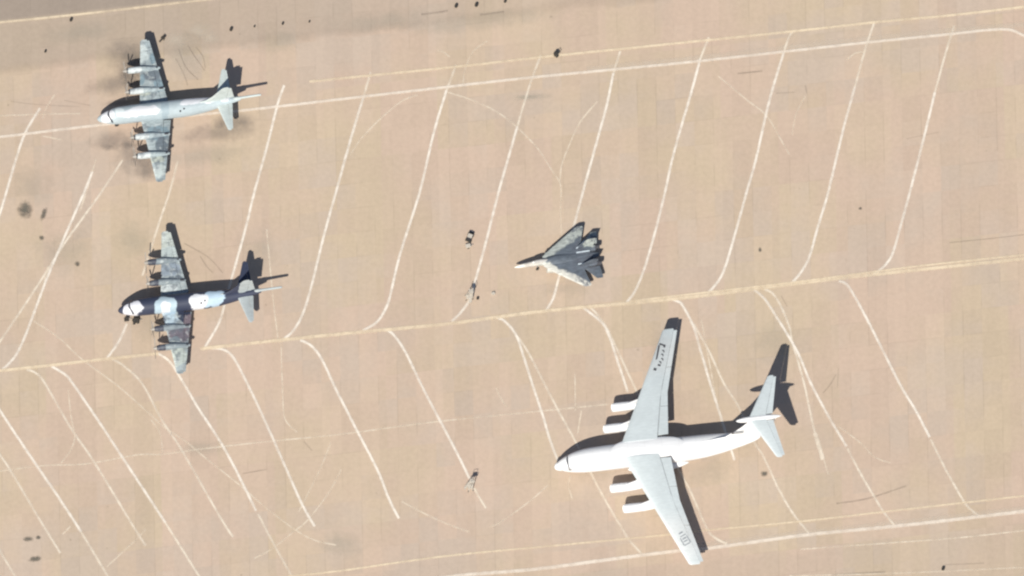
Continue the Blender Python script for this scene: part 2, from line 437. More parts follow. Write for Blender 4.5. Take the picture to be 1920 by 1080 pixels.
skid = [
 ([(1383,138),(1430,133)], 5), ([(1568,944),(1605,939),(1640,931),(1699,911)], 5), ([(1770,1059),(1845,1056)], 3),
 ([(1543,737),(1556,722),(1567,703)], 3), ([(335,92),(348,125),(372,150)], 3), ([(352,85),(368,110),(384,132)], 3),
 ([(367,88),(380,105),(385,128)], 3), ([(330,110),(345,140),(352,160)], 3), ([(345,456),(390,482),(418,512)], 3),
 ([(375,480),(388,500),(400,512)], 3), ([(1455,175),(1490,173)], 3), ([(1510,160),(1513,175)], 4),
 ([(790,27),(815,24),(840,20)], 6), ([(900,28),(945,22)], 6), ([(455,888),(500,880)], 3), ([(1700,260),(1760,248)], 2),
 ([(1790,500),(1850,493)], 2), ([(20,190),(70,196),(150,200)], 2), ([(1465,555),(1476,575)], 3), ([(570,828),(585,845)], 3),
 ([(1570,728),(1572,690)], 2), ([(1660,1072),(1560,1078)], 5), ([(1780,455),(1860,447),(1920,440)], 3), ([(120,188),(170,198)], 2),
]
for p, wd in skid: ribbon('tyre_mark', p, wd, M_skid, SK)
def stain(px, py, rx, ry, mat, rot=0):
    i = cnt.get('st', 0); cnt['st'] = i+1
    bm = bmesh.new(); uvl = bm.loops.layers.uv.new('UVMap')
    n = 24; c = P(px, py, 0.0035+0.0004*(i % 4))
    vs = []
    for q in range(n):
        a = 2*math.pi*q/n
        x, y = rx/S*math.cos(a), ry/S*math.sin(a)
        vs.append(bm.verts.new((c.x+x*math.cos(rot)-y*math.sin(rot), c.y+x*math.sin(rot)+y*math.cos(rot), c.z+0.010)))
    f = bm.faces.new(vs)
    for q, lo in enumerate(f.loops):
        a = 2*math.pi*q/n; lo[uvl].uv = (0.5+0.5*math.cos(a), 0.5+0.5*math.sin(a))
    tag(obj('oil_stain', bm, mat), kind='structure')  # object name serves oil, soot, pale and dull patches alike
M_oil = stain_mat('oil_stain', (0.13, 0.12, 0.10), 0.85, 1.1)
M_soot = stain_mat('soot_smear', (0.20, 0.18, 0.17), 0.34, 0.3)
M_pale = stain_mat('pale_patch', (0.62, 0.55, 0.46), 0.40, 0.6)
M_teal = stain_mat('dull_patch', (0.36, 0.36, 0.31), 0.17, 0.3)  # faint grey-green patches on the concrete
for a in ((47,394,18,22,M_oil,0), (82,402,7,17,M_oil,R(-20)), (78,446,7,6,M_oil,0), (53,1011,13,6,M_oil,0), (72,1008,7,5,M_oil,R(15)),
          (66,1048,17,7,M_oil,R(14)), (145,495,7,6,M_oil,0), (1433,888,9,7,M_oil,0), (1425,468,4,6,M_oil,0), (1613,391,5,4,M_oil,0),
          (415,248,95,26,M_soot,R(8)), (440,226,60,18,M_soot,R(4)), (255,292,60,48,M_soot,R(-20)), (242,110,60,48,M_soot,R(-20)), (215,158,75,26,M_soot,R(6)), (212,262,60,26,M_soot,R(6)), (250,130,40,60,M_soot,0), (390,290,110,30,M_teal,R(6)),
          (205,275,22,10,M_soot,0), (240,272,22,10,M_soot,0), (275,318,34,28,M_soot,R(-30)), (232,192,60,8,M_soot,R(5)), (350,110,60,50,M_teal,0),
          (370,60,36,22,M_pale,R(20)), (330,75,30,20,M_pale,0), (395,70,22,16,M_pale,0), (250,450,50,46,M_teal,0), (280,600,60,50,M_teal,R(10)),
          (480,470,50,60,M_teal,0), (120,470,70,60,M_teal,0), (380,840,60,20,M_teal,0), (1245,660,40,60,M_teal,0), (1120,870,60,50,M_teal,0),
          (1000,182,60,9,M_teal,R(3)), (990,182,30,5,M_teal,R(3)), (1450,640,50,60,M_teal,0), (1060,540,60,24,M_teal,0), (1330,880,60,40,M_teal,R(15)),
           (60,350,60,50,M_teal,0), (150,60,90,26,M_teal,R(6)),
          (520,80,90,26,M_teal,R(6)), (720,40,120,24,M_teal,R(6)), (640,1020,60,30,M_teal,0), (900,40,200,24,M_teal,R(6))):
    stain(*a)

# ------------------------------------------------------------------ shared paints
M_wing = patch_mat('pale_grey_wing_paint', (0.52, 0.57, 0.595), [(24, 20, 5, 4, (0.53, 0.56, 0.575)), (24, -20, 6, 5, (0.55, 0.575, 0.59))], warp=0.5, wear=0.06, edge=0.5)
def hull_mat():
    m, t, b = new_mat('white_fuselage_paint'); k = N(t); co = k.objco(); x, y, z = k.sep(co)
    f = k.mr(k.noise(k.vmath('MULTIPLY', co, (.25, 1.6, 1.6)), 1.2, 5), .3, .7, .93, 1.03)
    fr = k.math('FRACT', k.math('DIVIDE', x, 3.7)); fz = k.math('FRACT', k.math('DIVIDE', y, 1.55))
    jn = k.math('MAXIMUM', k.mr(fr, .0, .035, 1, 0), k.math('MULTIPLY', k.mr(fz, .0, .06, 1, 0), .6))
    f = k.math('MULTIPLY', f, k.math('SUBTRACT', 1.0, k.math('MULTIPLY', jn, .12)))
    k.put(b.inputs['Base Color'], k.vmath('MULTIPLY', (.73, .735, .76), k.comb(f, f, f)))
    b.inputs['Roughness'].default_value = .5; return m
M_fus = hull_mat()
M_dark = plain('dark_glass', (0.03, 0.032, 0.045), 0.25, 0, 0.1)
M_black = plain('dark_mark_paint', (0.05, 0.05, 0.06), 0.7)
M_gear = plain('gear_metal', (0.35, 0.35, 0.36), 0.5, 0.3)
M_tyre = plain('rubber', (0.03, 0.03, 0.03), 0.9)
M_pit = plain('intake_dark', (0.02, 0.02, 0.025), 0.6)
M_gmark = plain('grey_mark_paint', (0.26, 0.28, 0.31), 0.7)

def mirror_secs(secs, s): return [(x, y*s, z, c, t) for x, y, z, c, t in secs]
def wheels(parent, spots, r=0.55, wd=0.35, top=2.0):
    for x, y in spots:
        bm = bmesh.new(); bm_tube(bm, (x, y, r), (x, y, top), 0.12)
        s = obj('landing_gear', bm, M_gear, parent)
        for d in (-0.45, 0.45):
            b2 = bmesh.new(); bm_tube(b2, (x, y+d-wd/2, r), (x, y+d+wd/2, r), r, n=18)
            obj('wheel', b2, M_tyre, s)

# ================================================================== white jet transport
def jet_transport(nose_px, th):
    root = empty('transport_aircraft', P(*nose_px), th)
    tag(root, 'large white four engined jet transport with swept wings and T tail at lower right', 'aircraft')
    bm = bmesh.new()
    keys = [(0.15,2.75,.05,.05),(0.6,2.85,.75,.75),(1.8,3.1,1.35,1.45),(3.8,3.5,1.95,2.05),(6.5,3.75,2.32,2.35),(10,3.85,2.42,2.45),(18,3.85,2.42,2.45),
            (26,3.85,2.42,2.45),(31,4.05,2.3,2.25),(35,4.5,1.98,1.85),(39,5.15,1.45,1.3),(42,5.7,.9,.85),(43.3,5.95,.45,.5),(43.6,6.0,.1,.1)]
    bm_body(bm, keys, 32, 4)
    bm_body(bm, [(10.6,6.0,.3,.15),(12.6,6.0,1.7,.5),(15,6.1,2.25,.72),(18,6.1,2.3,.72),(23,6.05,2.15,.62),(26,6.0,1.6,.42),(28,5.95,.3,.1)], 20, 3)
    for s in (-1, 1):
        bm_body(bm, [(15.5,2.0,.1,.1),(17,2.0,.7,.8),(19.5,1.95,.95,1.0),(24,1.95,.95,1.0),(26.5,2.0,.7,.7),(28.5,2.1,.1,.1)], 16, 3, y0=s*2.15)
    fus = obj('fuselage', bm, M_fus, root, True)
    bm = bmesh.new(); bm_band(bm, keys, lambda a: 2.0+.5*math.cos(a)**2, R(8), R(172), .62); obj('cockpit_window', bm, M_dark, fus)
    bm = bmesh.new(); bm_band(bm, keys, lambda a: 1.0, R(195), R(345), .6); obj('navigator_window', bm, M_dark, fus)
    bm = bmesh.new(); bm_body(bm, [(-0.25,2.5,.05,.05),(0.05,2.5,.62,.6),(1.0,2.5,.95,.85),(2.2,2.4,1.0,.85),(3.3,2.3,.5,.4)], 18, 3)
    obj('nose_radome', bm, M_fus, fus, True)
    secs = [(13.1,0.0,6.25,10.8,.12),(14.1,2.2,6.22,9.8,.12),(18.8,11.6,5.75,6.1,.11),(25.45,25.1,5.05,3.2,.10),(25.9,25.35,5.03,2.5,.05)]
    for s in (1, -1):
        ss = mirror_secs(secs, s)
        bm = bmesh.new(); bm_wing(bm, cut(ss, 1.6, 25.35), 0.0, 0.755)
        wing = obj('wing', bm, M_wing, root, True)
        for (ya, yb, nm) in ((2.5, 8.6, 'flap'), (8.7, 17.0, 'flap'), (17.1, 24.9, 'aileron')):
            bm = bmesh.new(); bm_wing(bm, cut(ss, ya, yb), 0.768, 1.0, n=5); obj(nm, bm, M_wing, wing, True)
        for (ya, yb) in ((4.0, 8.4), (8.9, 14.2)):      # spoilers: thin plates on the upper skin
            bm = bmesh.new()
            rows = []
            for yy in (ya, yb):
                xl, sp, z, ch, t = lerp_secs(ss, yy)
                rows.append([(xl+ch*q, sp, z+ch*foil(q, t)+0.03) for q in (0.62, 0.74)])
            v = [bm.verts.new(p) for p in (rows[0][0], rows[0][1], rows[1][1], rows[1][0])]
            f = bm.faces.new(v); r = bmesh.ops.extrude_face_region(bm, geom=[f])
            bmesh.ops.translate(bm, vec=(0, 0, -0.05), verts=[e for e in r['geom'] if isinstance(e, bmesh.types.BMVert)])
            obj('spoiler', bm, M_wing, wing)
        for q in (6.2, 10.8, 15.0):
            xl, sp, z, ch, t = lerp_secs(ss, q)
            bm = bmesh.new(); bm_body(bm, [(xl+ch*.6, z-.35, .05, .05), (xl+ch*.75, z-.4, .22, .3), (xl+ch*1.02, z-.25, .05, .06)], 10, 3, y0=sp)
            obj('flap_fairing', bm, M_wing, wing, True)
        # engines
        for ye, xf in ((6.4, 11.0), (10.9, 13.3)):
            y = ye*s; zc = 3.3 if ye < 8 else 3.05
            bm = bmesh.new()
            bm_rings(bm, [[(xf+dx, y+r*math.cos(a), zc+r*math.sin(a)) for a in [2*math.pi*i/24 for i in range(24)]] for dx, r in
                          ((0.9,.64),(0.15,.70),(0,.76),(0.12,.82),(0.8,.89),(2.2,.90),(4.6,.86),(6.3,.72),(6.9,.58),(6.9,.46),(6.2,.44))])
            e = obj('engine', bm, M_fus, root, True)
            bm = bmesh.new(); bm_tube(bm, (xf+0.55, y, zc), (xf+0.85, y, zc), .63, n=24); bm_tube(bm, (xf+.1, y, zc), (xf+.6, y, zc), .05, .25)
            obj('intake_fan', bm, M_pit, e)
            xl, sp, z, ch, t = lerp_secs(ss, y)
            bm = bmesh.new()
            pr = [(xf+2.9, zc+.7), (xl+.5, z-.12), (xl+ch*.5, z-.2), (xf+6.3, zc+.5)]
            for a, b_ in ((-.16, 1),):
                l = [bm.verts.new((p[0], y-.16, p[1])) for p in pr]; r_ = [bm.verts.new((p[0], y+.16, p[1])) for p in pr]
                bm.faces.new(l); bm.faces.new(list(reversed(r_)))
                for i in range(4): bm.faces.new((l[i], l[(i+1) % 4], r_[(i+1) % 4], r_[i]))
            obj('pylon', bm, M_fus, e)
        # illegible registration on the north wing, square mark on the south one
        def plate(b, y, lx, ly, rot, m=M_black):
            xl, sp, z, ch, t = lerp_secs(ss, y); q = (b-xl)/ch
            bm = bmesh.new(); bm_box(bm, Vector((0, 0, 0)), (lx, ly, 0.03), rot)
            obj('registration_mark', bm, m, wing, loc=(b, y, z+ch*foil(min(max(q, .02), .98), t)+0.035))
        if s > 0:
            bb, yy = -.72, .55
            plate(24.3+bb, 19.0+yy, 0.34, 4.7, R(-17)); plate(25.6+bb, 21.45+yy, 1.0, 0.32, R(-25)); plate(26.15+bb, 21.05+yy, 0.4, 0.6, R(-20))
            for dx, dy in ((25.75,20.1),(25.45,19.3),(25.3,18.35),(24.8,17.7)): plate(dx+bb, dy+yy, 0.45, 0.24, R(-25)); plate(dx+.14+bb, dy-.3+yy, 0.18, 0.3, R(-25))
            plate(24.5+bb, 17.0+yy, 0.62, 0.36, R(-25)); plate(23.5+bb, 16.2+yy, 0.62, 0.5, R(-25))
        else:
            ra = R(22); cx, cy = 25.1, -20.1
            for dx, dy, lx, ly in ((-.75,0,.2,1.9),(.75,0,.2,1.9),(0,1.0,1.3,.2),(0,-1.0,1.3,.2),(0,.35,.9,.3),(.0,-.25,.9,.24),(-.15,1.7,.9,.3)):
                plate(cx+dx*math.cos(ra)-dy*math.sin(ra), cy+dx*math.sin(ra)+dy*math.cos(ra), lx, ly, ra, M_gmark)
    # fin, tailplane and bullet
    bm = bmesh.new()
    fsecs = [(33.6,5.4,0,9.9,.085),(35.2,6.6,0,8.5,.09),(38.4,10.4,0,6.9,.09),(40.3,13.9,0,5.4,.09)]
    bm_wing(bm, fsecs, 0, .74, vertical=True); bm_body(bm, [(30.5,6.15,.05,.1),(32.5,6.25,.14,.3),(34.8,6.5,.2,.6),(37,6.8,.2,.5)], 10, 3)
    fin = obj('tail_fin', bm, M_fus, root, True)
    bm = bmesh.new(); bm_wing(bm, [(33.6+.6,6.4,0,9.1,.085),(38.5,10.4,0,6.75,.09),(40.25,13.75,0,5.4,.09)], .755, 1, vertical=True, n=5); obj('rudder', bm, M_fus, fin, True)
    bm = bmesh.new(); bm_box(bm, Vector((37.0,-.40,9.35)), (.55,.06,.6)); obj('tail_mark', bm, M_black, fin)
    for x_, z_, l_, h_, m_ in ((38.3,9.75,1.9,.14,M_gmark),(38.3,9.05,1.9,.14,M_gmark),(37.42,9.4,.14,.56,M_gmark),(39.2,9.4,.14,.56,M_gmark),(38.3,9.4,1.5,.3,M_gear)):
        bm = bmesh.new(); bm_box(bm, Vector((x_,-.38,z_)), (l_,.05,h_)); obj('flag_mark', bm, m_, fin)
    bm = bmesh.new(); bm_body(bm, [(36.9,13.9,.05,.05),(37.6,13.9,.35,.3),(39.5,14.0,.55,.48),(43.5,14.05,.55,.45),(45.8,14.05,.25,.25),(46.5,14.05,.04,.04)], 16, 3)
    obj('bullet_fairing', bm, M_fus, root, True)
    tsec = [(39.6,0.2,14.15,5.2,.09),(40.1,1.0,14.15,4.7,.09),(44.5,8.55,14.15,1.9,.08),(44.9,8.75,14.15,1.2,.05)]
    for s in (1, -1):
        ss = mirror_secs(tsec, s)
        bm = bmesh.new(); bm_wing(bm, ss, 0, .70); tp = obj('tailplane', bm, M_wing, root, True)
        bm = bmesh.new(); bm_wing(bm, cut(ss, .7, 8.4), .715, 1, n=5); obj('elevator', bm, M_wing, tp, True)
    wheels(root, [(6.5, 0)], .5, .3, 1.8)
    wheels(root, [(18.2, 2.9), (18.2, -2.9), (21.2, 2.9), (21.2, -2.9)], .65, .4, 1.6)
    return root
jet_transport((1038, 885.5), R(6.5))

# ================================================================== patrol aircraft (four propellers, sting tail)
def local(o, th, px, py, h):
    gx = (px-1.40*h-o[0])/S; gy = -(py+4.35*h-o[1])/S
    return gx*math.cos(th)+gy*math.sin(th), -gx*math.sin(th)+gy*math.cos(th)
def patrol_plane(nose_px, th, label, fus_base, fus_p, wing_base, wing_p, tail_base, group, prop_rot=0.4, cam_shade=False):
    root = empty('patrol_aircraft', P(*nose_px), th)
    tag(root, label, 'aircraft', group)
    conv = lambda ps, h: [(*local(nose_px, th, a, b, h), rx/S, ry/S, c) for a, b, rx, ry, c in ps]
    Mf = patch_mat('patrol_fuselage_paint', fus_base, conv(fus_p, 4.6), warp=0.62, wear=0.08)
    Mw = patch_mat('patrol_wing_paint', wing_base, conv(wing_p, 3.2), warp=0.8, wear=0.18, mottle=.62, edge=.12)
    Mt = patch_mat('patrol_tail_paint', tail_base, [(27.3,5.2,2.6,3.6,NAV),(24.0,-.2,1.6,1.4,NAV)] if cam_shade else [], warp=0.4, wear=0.10)  # outer navy patch paints the shadow over the north tailplane
    Mn = patch_mat('patrol_nacelle_paint', (.22,.26,.29) if cam_shade else (.34,.40,.43), [(7.9,0,1.3,40,(.05,.055,.08))] if cam_shade else [(9.0,0,1.5,40,(.52,.56,.58)),(7.0,0,.7,40,(.05,.05,.06))], warp=.25, wear=.15, mottle=.5)  # camouflaged craft: dark front band paints in shade and dark spinners
    Mp = plain('propeller_grey', (.30,.28,.26), .5)
    bm = bmesh.new()
    bm_body(bm, [(0.1,2.95,.05,.05),(0.5,3.0,.55,.55),(1.6,3.2,1.0,1.1),(3.4,3.45,1.5,1.55),(5.2,3.55,1.7,1.72),(10,3.6,1.73,1.75),(18.5,3.6,1.73,1.75),
                 (22.5,3.8,1.5,1.5),(26,4.2,1.08,1.05),(29,4.65,.62,.62),(30.6,5.0,.4,.4)], 28, 4)
    fus = obj('fuselage', bm, Mf, root, True)
    fk = [(0.5,3.0,.55,.55),(1.6,3.2,1.0,1.1),(3.4,3.45,1.5,1.55),(5.2,3.55,1.7,1.72)]
    bm = bmesh.new(); bm_band(bm, fk, lambda a: 2.1+.9*math.cos(a)**2, R(10), R(170), .34); obj('cockpit_window', bm, M_dark, fus)
    for (bx, by) in ((17.6, -1.2), (18.4, -.9)) :
        bm = bmesh.new(); bm_box(bm, Vector((bx, by, 3.6+1.75*math.sqrt(max(0, 1-(by/1.73)**2)))), (.35, .25, .25)); obj('antenna', bm, M_dark, fus)
    secs = [(9.2,0,2.55,6.8,.13),(9.5,1.5,2.6,6.35,.13),(10.95,15.0,3.95,1.95,.11),(11.3,15.3,3.98,1.4,.05)]
    for s in (1, -1):
        ss = mirror_secs(secs, s)
        bm = bmesh.new(); bm_wing(bm, cut(ss, 0.8, 15.3), 0, .74); wing = obj('wing', bm, Mw, root, True)
        bm = bmesh.new(); bm_wing(bm, cut(ss, 1.75, 9.8), .755, 1, n=5); obj('flap', bm, Mw, wing, True)
        bm = bmesh.new(); bm_wing(bm, cut(ss, 9.9, 15.0), .755, 1, n=5); obj('aileron', bm, Mw, wing, True)
        for ye in (4.9, 9.2):
            y = ye*s; xl, sp, z, ch, t = lerp_secs(ss, y); zc = z+.35
            bm = bmesh.new()
            bm_body(bm, [(7.35,zc,.42,.42),(7.9,zc,.58,.6),(9.2,zc-.05,.62,.72),(11,zc-.05,.60,.70),(13.2,z+.15,.45,.42),(15.2 if ye<8 else 14.6,z+.12,.22,.2)], 18, 3, y0=y)
            nac = obj('engine_nacelle', bm, Mn, root, True)
            bm = bmesh.new(); bm_body(bm, [(6.55,zc,.04,.04),(6.8,zc,.24,.24),(7.25,zc,.40,.40),(7.34,zc,.40,.40)], 14, 2, y0=y)
            for q in range(4):
                a = prop_rot+q*math.pi/2+ye*.13
                d = Vector((0, math.cos(a), math.sin(a))); pn = Vector((0, -math.sin(a), math.cos(a)))
                c0 = Vector((6.98, y, zc))
                rings = []
                for rr, wd in ((.25,.10),(.8,.13),(1.5,.14),(2.0,.12),(2.06,.07)):
                    c = c0+d*rr; off = pn*wd*.8+Vector((wd*.6, 0, 0)); nn = pn.cross(d)*.035+Vector((.03,0,0))
                    rings.append([c-off, c+nn, c+off, c-nn])
                bm_rings(bm, rings)
            obj('propeller', bm, Mp, nac, True)
            bm = bmesh.new(); bm_box(bm, Vector((14.4 if ye < 8 else 13.6, y, z+.42)), (.9, .34, .1)); obj('exhaust', bm, M_black, nac)
    bm = bmesh.new()
    bm_wing(bm, [(20.6,5.0,0,8.8,.05),(23.0,5.7,0,6.2,.07),(24.2,6.8,0,4.7,.09),(26.0,10.0,0,2.0,.08),(26.5,10.3,0,1.2,.05)], 0, .70, vertical=True)
    fin = obj('tail_fin', bm, Mt, root, True)
    bm = bmesh.new(); bm_wing(bm, [(23.2,5.9,0,6.0,.07),(24.2,6.8,0,4.7,.09),(25.95,9.9,0,2.05,.08)], .715, 1, vertical=True, n=5); obj('rudder', bm, Mt, fin, True)
    tsec = [(25.1,.3,4.6,3.7,.09),(25.6,1.0,4.65,3.3,.09),(27.25,6.3,5.1,1.1,.08),(27.5,6.55,5.12,.7,.05)]
    for s in (1, -1):
        ss = mirror_secs(tsec, s)
        bm = bmesh.new(); bm_wing(bm, ss, 0, .70); tp = obj('tailplane', bm, Mt, root, True)
        bm = bmesh.new(); bm_wing(bm, cut(ss, .7, 6.3), .715, 1, n=5); obj('elevator', bm, Mt, tp, True)
    bm = bmesh.new(); bm_body(bm, [(28.5,4.9,.1,.1),(29.6,5.1,.36,.34),(31,5.25,.26,.26),(34.2,5.5,.22,.22),(34.9,5.52,.2,.2),(35.1,5.52,.05,.05)], 14, 3)
    obj('tail_boom', bm, Mt, root, True)
    wheels(root, [(4.6, 0)], .42, .22, 2.0); wheels(root, [(13.3, 4.75), (13.3, -4.75)], .6, .35, 2.5)
    return root
WHT = (.64,.655,.70); LB = (.38,.48,.56); NAV = (.032,.040,.075); LG = (.33,.385,.41); DG = (.15,.18,.21); TEAL = (.22,.30,.35); GRN = (.45,.49,.45); MOT = (.15,.135,.165)
patrol_plane((178, 237), R(6.5), 'pale grey and white four propeller patrol aircraft with sting tail among soot streaks',
  (.37,.435,.475), [(262,212,38,9,WHT),(372,192,38,8,WHT),(203,216,12,9,WHT),(225,213,9,8,(.60,.66,.69)),(309,200,8,22,(.30,.37,.42)),(408,180,20,10,(.60,.66,.66)),(420,186,12,8,WHT)],
  LG, [(285,140,18,13,DG),(262,105,14,16,(.50,.56,.57)),(300,160,14,12,TEAL),(270,175,14,7,GRN),(300,250,24,16,TEAL),(305,275,14,18,DG),(290,300,22,9,GRN),(265,255,15,10,(.5,.55,.57)),(300,325,14,14,(.5,.56,.56)),(262,150,10,8,TEAL),(288,112,10,8,TEAL)],
  (.46,.515,.52), 'four propeller patrol aircraft with sting tails')
patrol_plane((217, 595.5), R(6.2), 'four propeller patrol aircraft with navy and white camouflage, parked at left below the pale one',
  NAV, [(251,578,18,11,(.57,.58,.64)),(311,576,20,17,LB),(312,578,9,11,WHT),(400,560,22,12,(.40,.52,.64)),(372,565,19,12,WHT),(462,540,26,9,(.62,.66,.68))],  # pale patches kept south; navy north flank is camouflage plus painted shade
  (.36,.41,.43), [(312,445,20,30,(.47,.51,.48)),(316,480,22,14,(.46,.52,.52)),(320,506,19,12,(.27,.32,.38)),(330,523,14,6,DG),(312,540,22,8,(.55,.60,.62)),(305,575,24,22,(.36,.46,.56)),(345,585,14,20,NAV),
     (305,616,14,8,(.62,.64,.64)),(340,625,24,16,MOT),(356,610,10,24,(.20,.16,.19)),(318,600,18,9,(.42,.52,.6)),(322,640,18,5,DG),(325,668,28,24,(.48,.53,.50)),(292,473,9,8,NAV),(295,514,9,8,NAV),(304,600,9,7,NAV),(308,634,9,7,NAV)],  # closing navy patches paint the shade at the nacelle fronts
  (.37,.41,.43), 'four propeller patrol aircraft with sting tails', 0.7, True)

# ================================================================== fighter
def fighter(nose_px, th):
    root = empty('fighter_jet', P(*nose_px), th)
    tag(root, 'small slate grey fighter jet with pale swept wing edges and a long white nose', 'fighter jet')
    SL = (.098,.118,.148); PW = (.50,.53,.50)
    cv = lambda *a: a
    m, t_, b_ = new_mat('fighter_camouflage'); k = N(t_); co = k.objco()
    wn = k.vmath('SUBTRACT', k.noise(co, 0.7, 4, out=1), (0.5, 0.5, 0.5))
    cx, cy, cz = k.sep(k.vmath('ADD', co, k.vmath('MULTIPLY', wn, (1.6, 1.6, 0))))
    n1 = k.math('SUBTRACT', k.math('ADD', .55, k.math('MULTIPLY', k.math('SUBTRACT', cx, 7.2), .47)), cy)
    n2 = k.math('ADD', cy, k.math('MULTIPLY', k.math('SUBTRACT', cx, 6.4), .62))
    dk = k.math('MULTIPLY', k.mr(n1, -.35, .25), k.mr(n2, -.3, .2))
    dk = k.math('MULTIPLY', dk, k.mr(cx, 6.2, 6.6))
    dk = k.math('MULTIPLY', dk, k.math('SUBTRACT', 1.0, k.math('MULTIPLY', k.mr(cx, 15.0, 15.4), k.mr(cy, 1.6, 1.9))))
    st = k.mr(k.noise(k.vmath('MULTIPLY', co, (.6, 2, 1)), 1.3, 6, .65), .3, .7, .72, 1.15)
    lt = k.mix(k.mr(cy, -1.5, .8), (.56,.55,.51), (.37,.40,.385))
    lt = k.mix(k.mr(cx, 6.0, 4.0, 0, 1), lt, (.48,.45,.42))
    lt = k.mix(k.mr(cx, 2.6, 1.4, 0, 1), lt, (.72,.69,.64))
    col = k.mix(dk, lt, SL)
    bl = k.mr(k.noise(k.vmath('ADD', co, (9, 4, 0)), .95, 5, .7), .47, .56)
    col = k.mix(k.math('MULTIPLY', k.math('MULTIPLY', bl, .75), k.mr(cx, 10.5, 14.0)), col, (.10,.11,.14))
    k.put(b_.inputs['Base Color'], k.vmath('MULTIPLY', col, k.comb(st, st, st))); b_.inputs['Roughness'].default_value = .65
    Mb = Mw = Mw2 = Ms = m
    Mst = plain('deck_stripe_paint', (.50,.57,.64), .7)
    bm = bmesh.new()
    bm_body(bm, [(0.05,1.75,.03,.03),(0.6,1.8,.22,.22),(2.2,1.95,.42,.46),(4.2,2.1,.54,.66),(6.0,2.15,.62,.8),(8.5,2.15,1.1,.8),(12,2.1,1.2,.6),(15.5,2.0,.9,.4),(18.0,1.95,.5,.2),(18.3,1.95,.3,.1)], 20, 4)
    for s in (1, -1):
        bm_body(bm, [(6.9,1.65,.50,.62),(7.8,1.68,.62,.70),(10,1.68,.80,.74),(14,1.7,.86,.74),(17,1.75,.68,.64),(17.7,1.8,.58,.56)], 20, 3, y0=s*1.5, power=3.6)
    fus = obj('fuselage', bm, Mb, root, True)
    bm = bmesh.new(); bm_body(bm, [(3.3,2.6,.1,.1),(4.0,2.65,.32,.36),(5.2,2.8,.37,.42),(6.4,2.75,.34,.36),(7.6,2.65,.2,.2)], 16, 3)
    obj('canopy', bm, plain('canopy_glass', (.42,.41,.40), .2), fus, True)
    for s in (1, -1):
        bm = bmesh.new(); bm_wing(bm, [(s_[0], s_[1]*s, s_[2], s_[3], s_[4]) for s_ in ((6.0,.3,2.42,10.5,.022),(6.2,1.1,2.42,10.2,.022),(6.9,1.6,2.38,9.3,.025),(8.8,2.95,2.3,6.4,.035))])
        obj('wing_glove', bm, Mw if s > 0 else Mw2, root, True)
        bm = bmesh.new(); bm_wing(bm, [(s_[0], s_[1]*s, s_[2], s_[3], s_[4]) for s_ in ((8.5,2.75,2.26,6.2,.04),(11.6,4.75,2.2,3.7,.05),(13.9,6.2,2.12,1.9,.05),(14.5,6.45,2.1,1.1,.04))])
        obj('wing', bm, Mw if s > 0 else Mw2, root, True)
        bm = bmesh.new(); bm_wing(bm, [(s_[0], s_[1]*s, s_[2], s_[3], s_[4]) for s_ in ((14.8,2.4,1.85,3.4,.05),(16.9,4.6,1.8,1.7,.05),(17.3,4.95,1.8,1.2,.04))])
        obj('tailplane', bm, Ms, root, True)
        bm = bmesh.new(); y = s*2.0
        rings = [[(x, y+s*dy+s*(z-2.3)*.09, z) for x, dy in ((xl,0),(xl+c*.4,.06),(xl+c,0),(xl+c*.4,-.06))] for xl, z, c in ((13.3,2.3,4.0),(14.6,3.6,2.9),(15.8,4.75,1.7))]
        bm_rings(bm, rings); obj('tail_fin', bm, Ms, root)
        bm = bmesh.new(); bm_tube(bm, (17.6,s*1.75,1.8), (18.7,s*1.75,1.8), .56, .42, 18); obj('exhaust_nozzle', bm, M_black, root, True)
        # pale paint strakes running aft on the engine decks
        bm = bmesh.new(); bm_box(bm, Vector((14.9, .75 if s > 0 else -1.75, 2.63)), (2.9, .26, .06)); obj('deck_stripe', bm, Mst, fus)
    bm = bmesh.new(); bm_box(bm, Vector((14.6, 2.45, 2.42)), (2.6, .22, .05), R(38)); obj('deck_stripe', bm, Mst, fus)
    wheels(root, [(5.2, 0)], .32, .18, 1.5); wheels(root, [(12.2, 2.3), (12.2, -2.3)], .42, .26, 1.4)
    return root
fighter((961.5, 509), R(8.5))

# ================================================================== ground equipment
M_eqw = plain('white_equipment_paint', (.47,.43,.38), .6, 0, .15, 3)
M_eqd = plain('dark_equipment_paint', (.035,.032,.03), .7, 0, .2, 3)
M_eqg = plain('olive_equipment_paint', (.26,.24,.15), .7, 0, .2, 3)
def add_wheels(root, L, B, r=.3):
    for x in (-L, L):
        for y in (-B, B):
            bm = bmesh.new(); bm_tube(bm, (x, y-.12, r), (x, y+.12, r), r, n=14); obj('wheel', bm, M_tyre, root)
# tow tractor, dark body with white cab roof
t = empty('tow_tractor', P(880, 447), R(68)); t.scale = (.66, .8, .9)
tag(t, 'small dark tow tractor with white roof standing left of the stand line', 'tractor')
bm = bmesh.new(); bm_box(bm, Vector((0, 0, .65)), (3.0, 1.5, .6), bev=.08); obj('body', bm, M_eqd, t)
bm = bmesh.new(); bm_box(bm, Vector((-.35, 0, 1.3)), (1.3, 1.2, .75), taper=.85); obj('cab', bm, M_dark, t)
bm = bmesh.new(); bm_box(bm, Vector((-.35, 0, 1.74)), (1.3, 1.25, .12), bev=.04); obj('roof', bm, M_eqw, t)
bm = bmesh.new(); bm_tube(bm, (1.5, 0, .5), (2.4, 0, .45), .06); obj('tow_hook', bm, M_gear, t)
add_wheels(t, 1.0, .75)
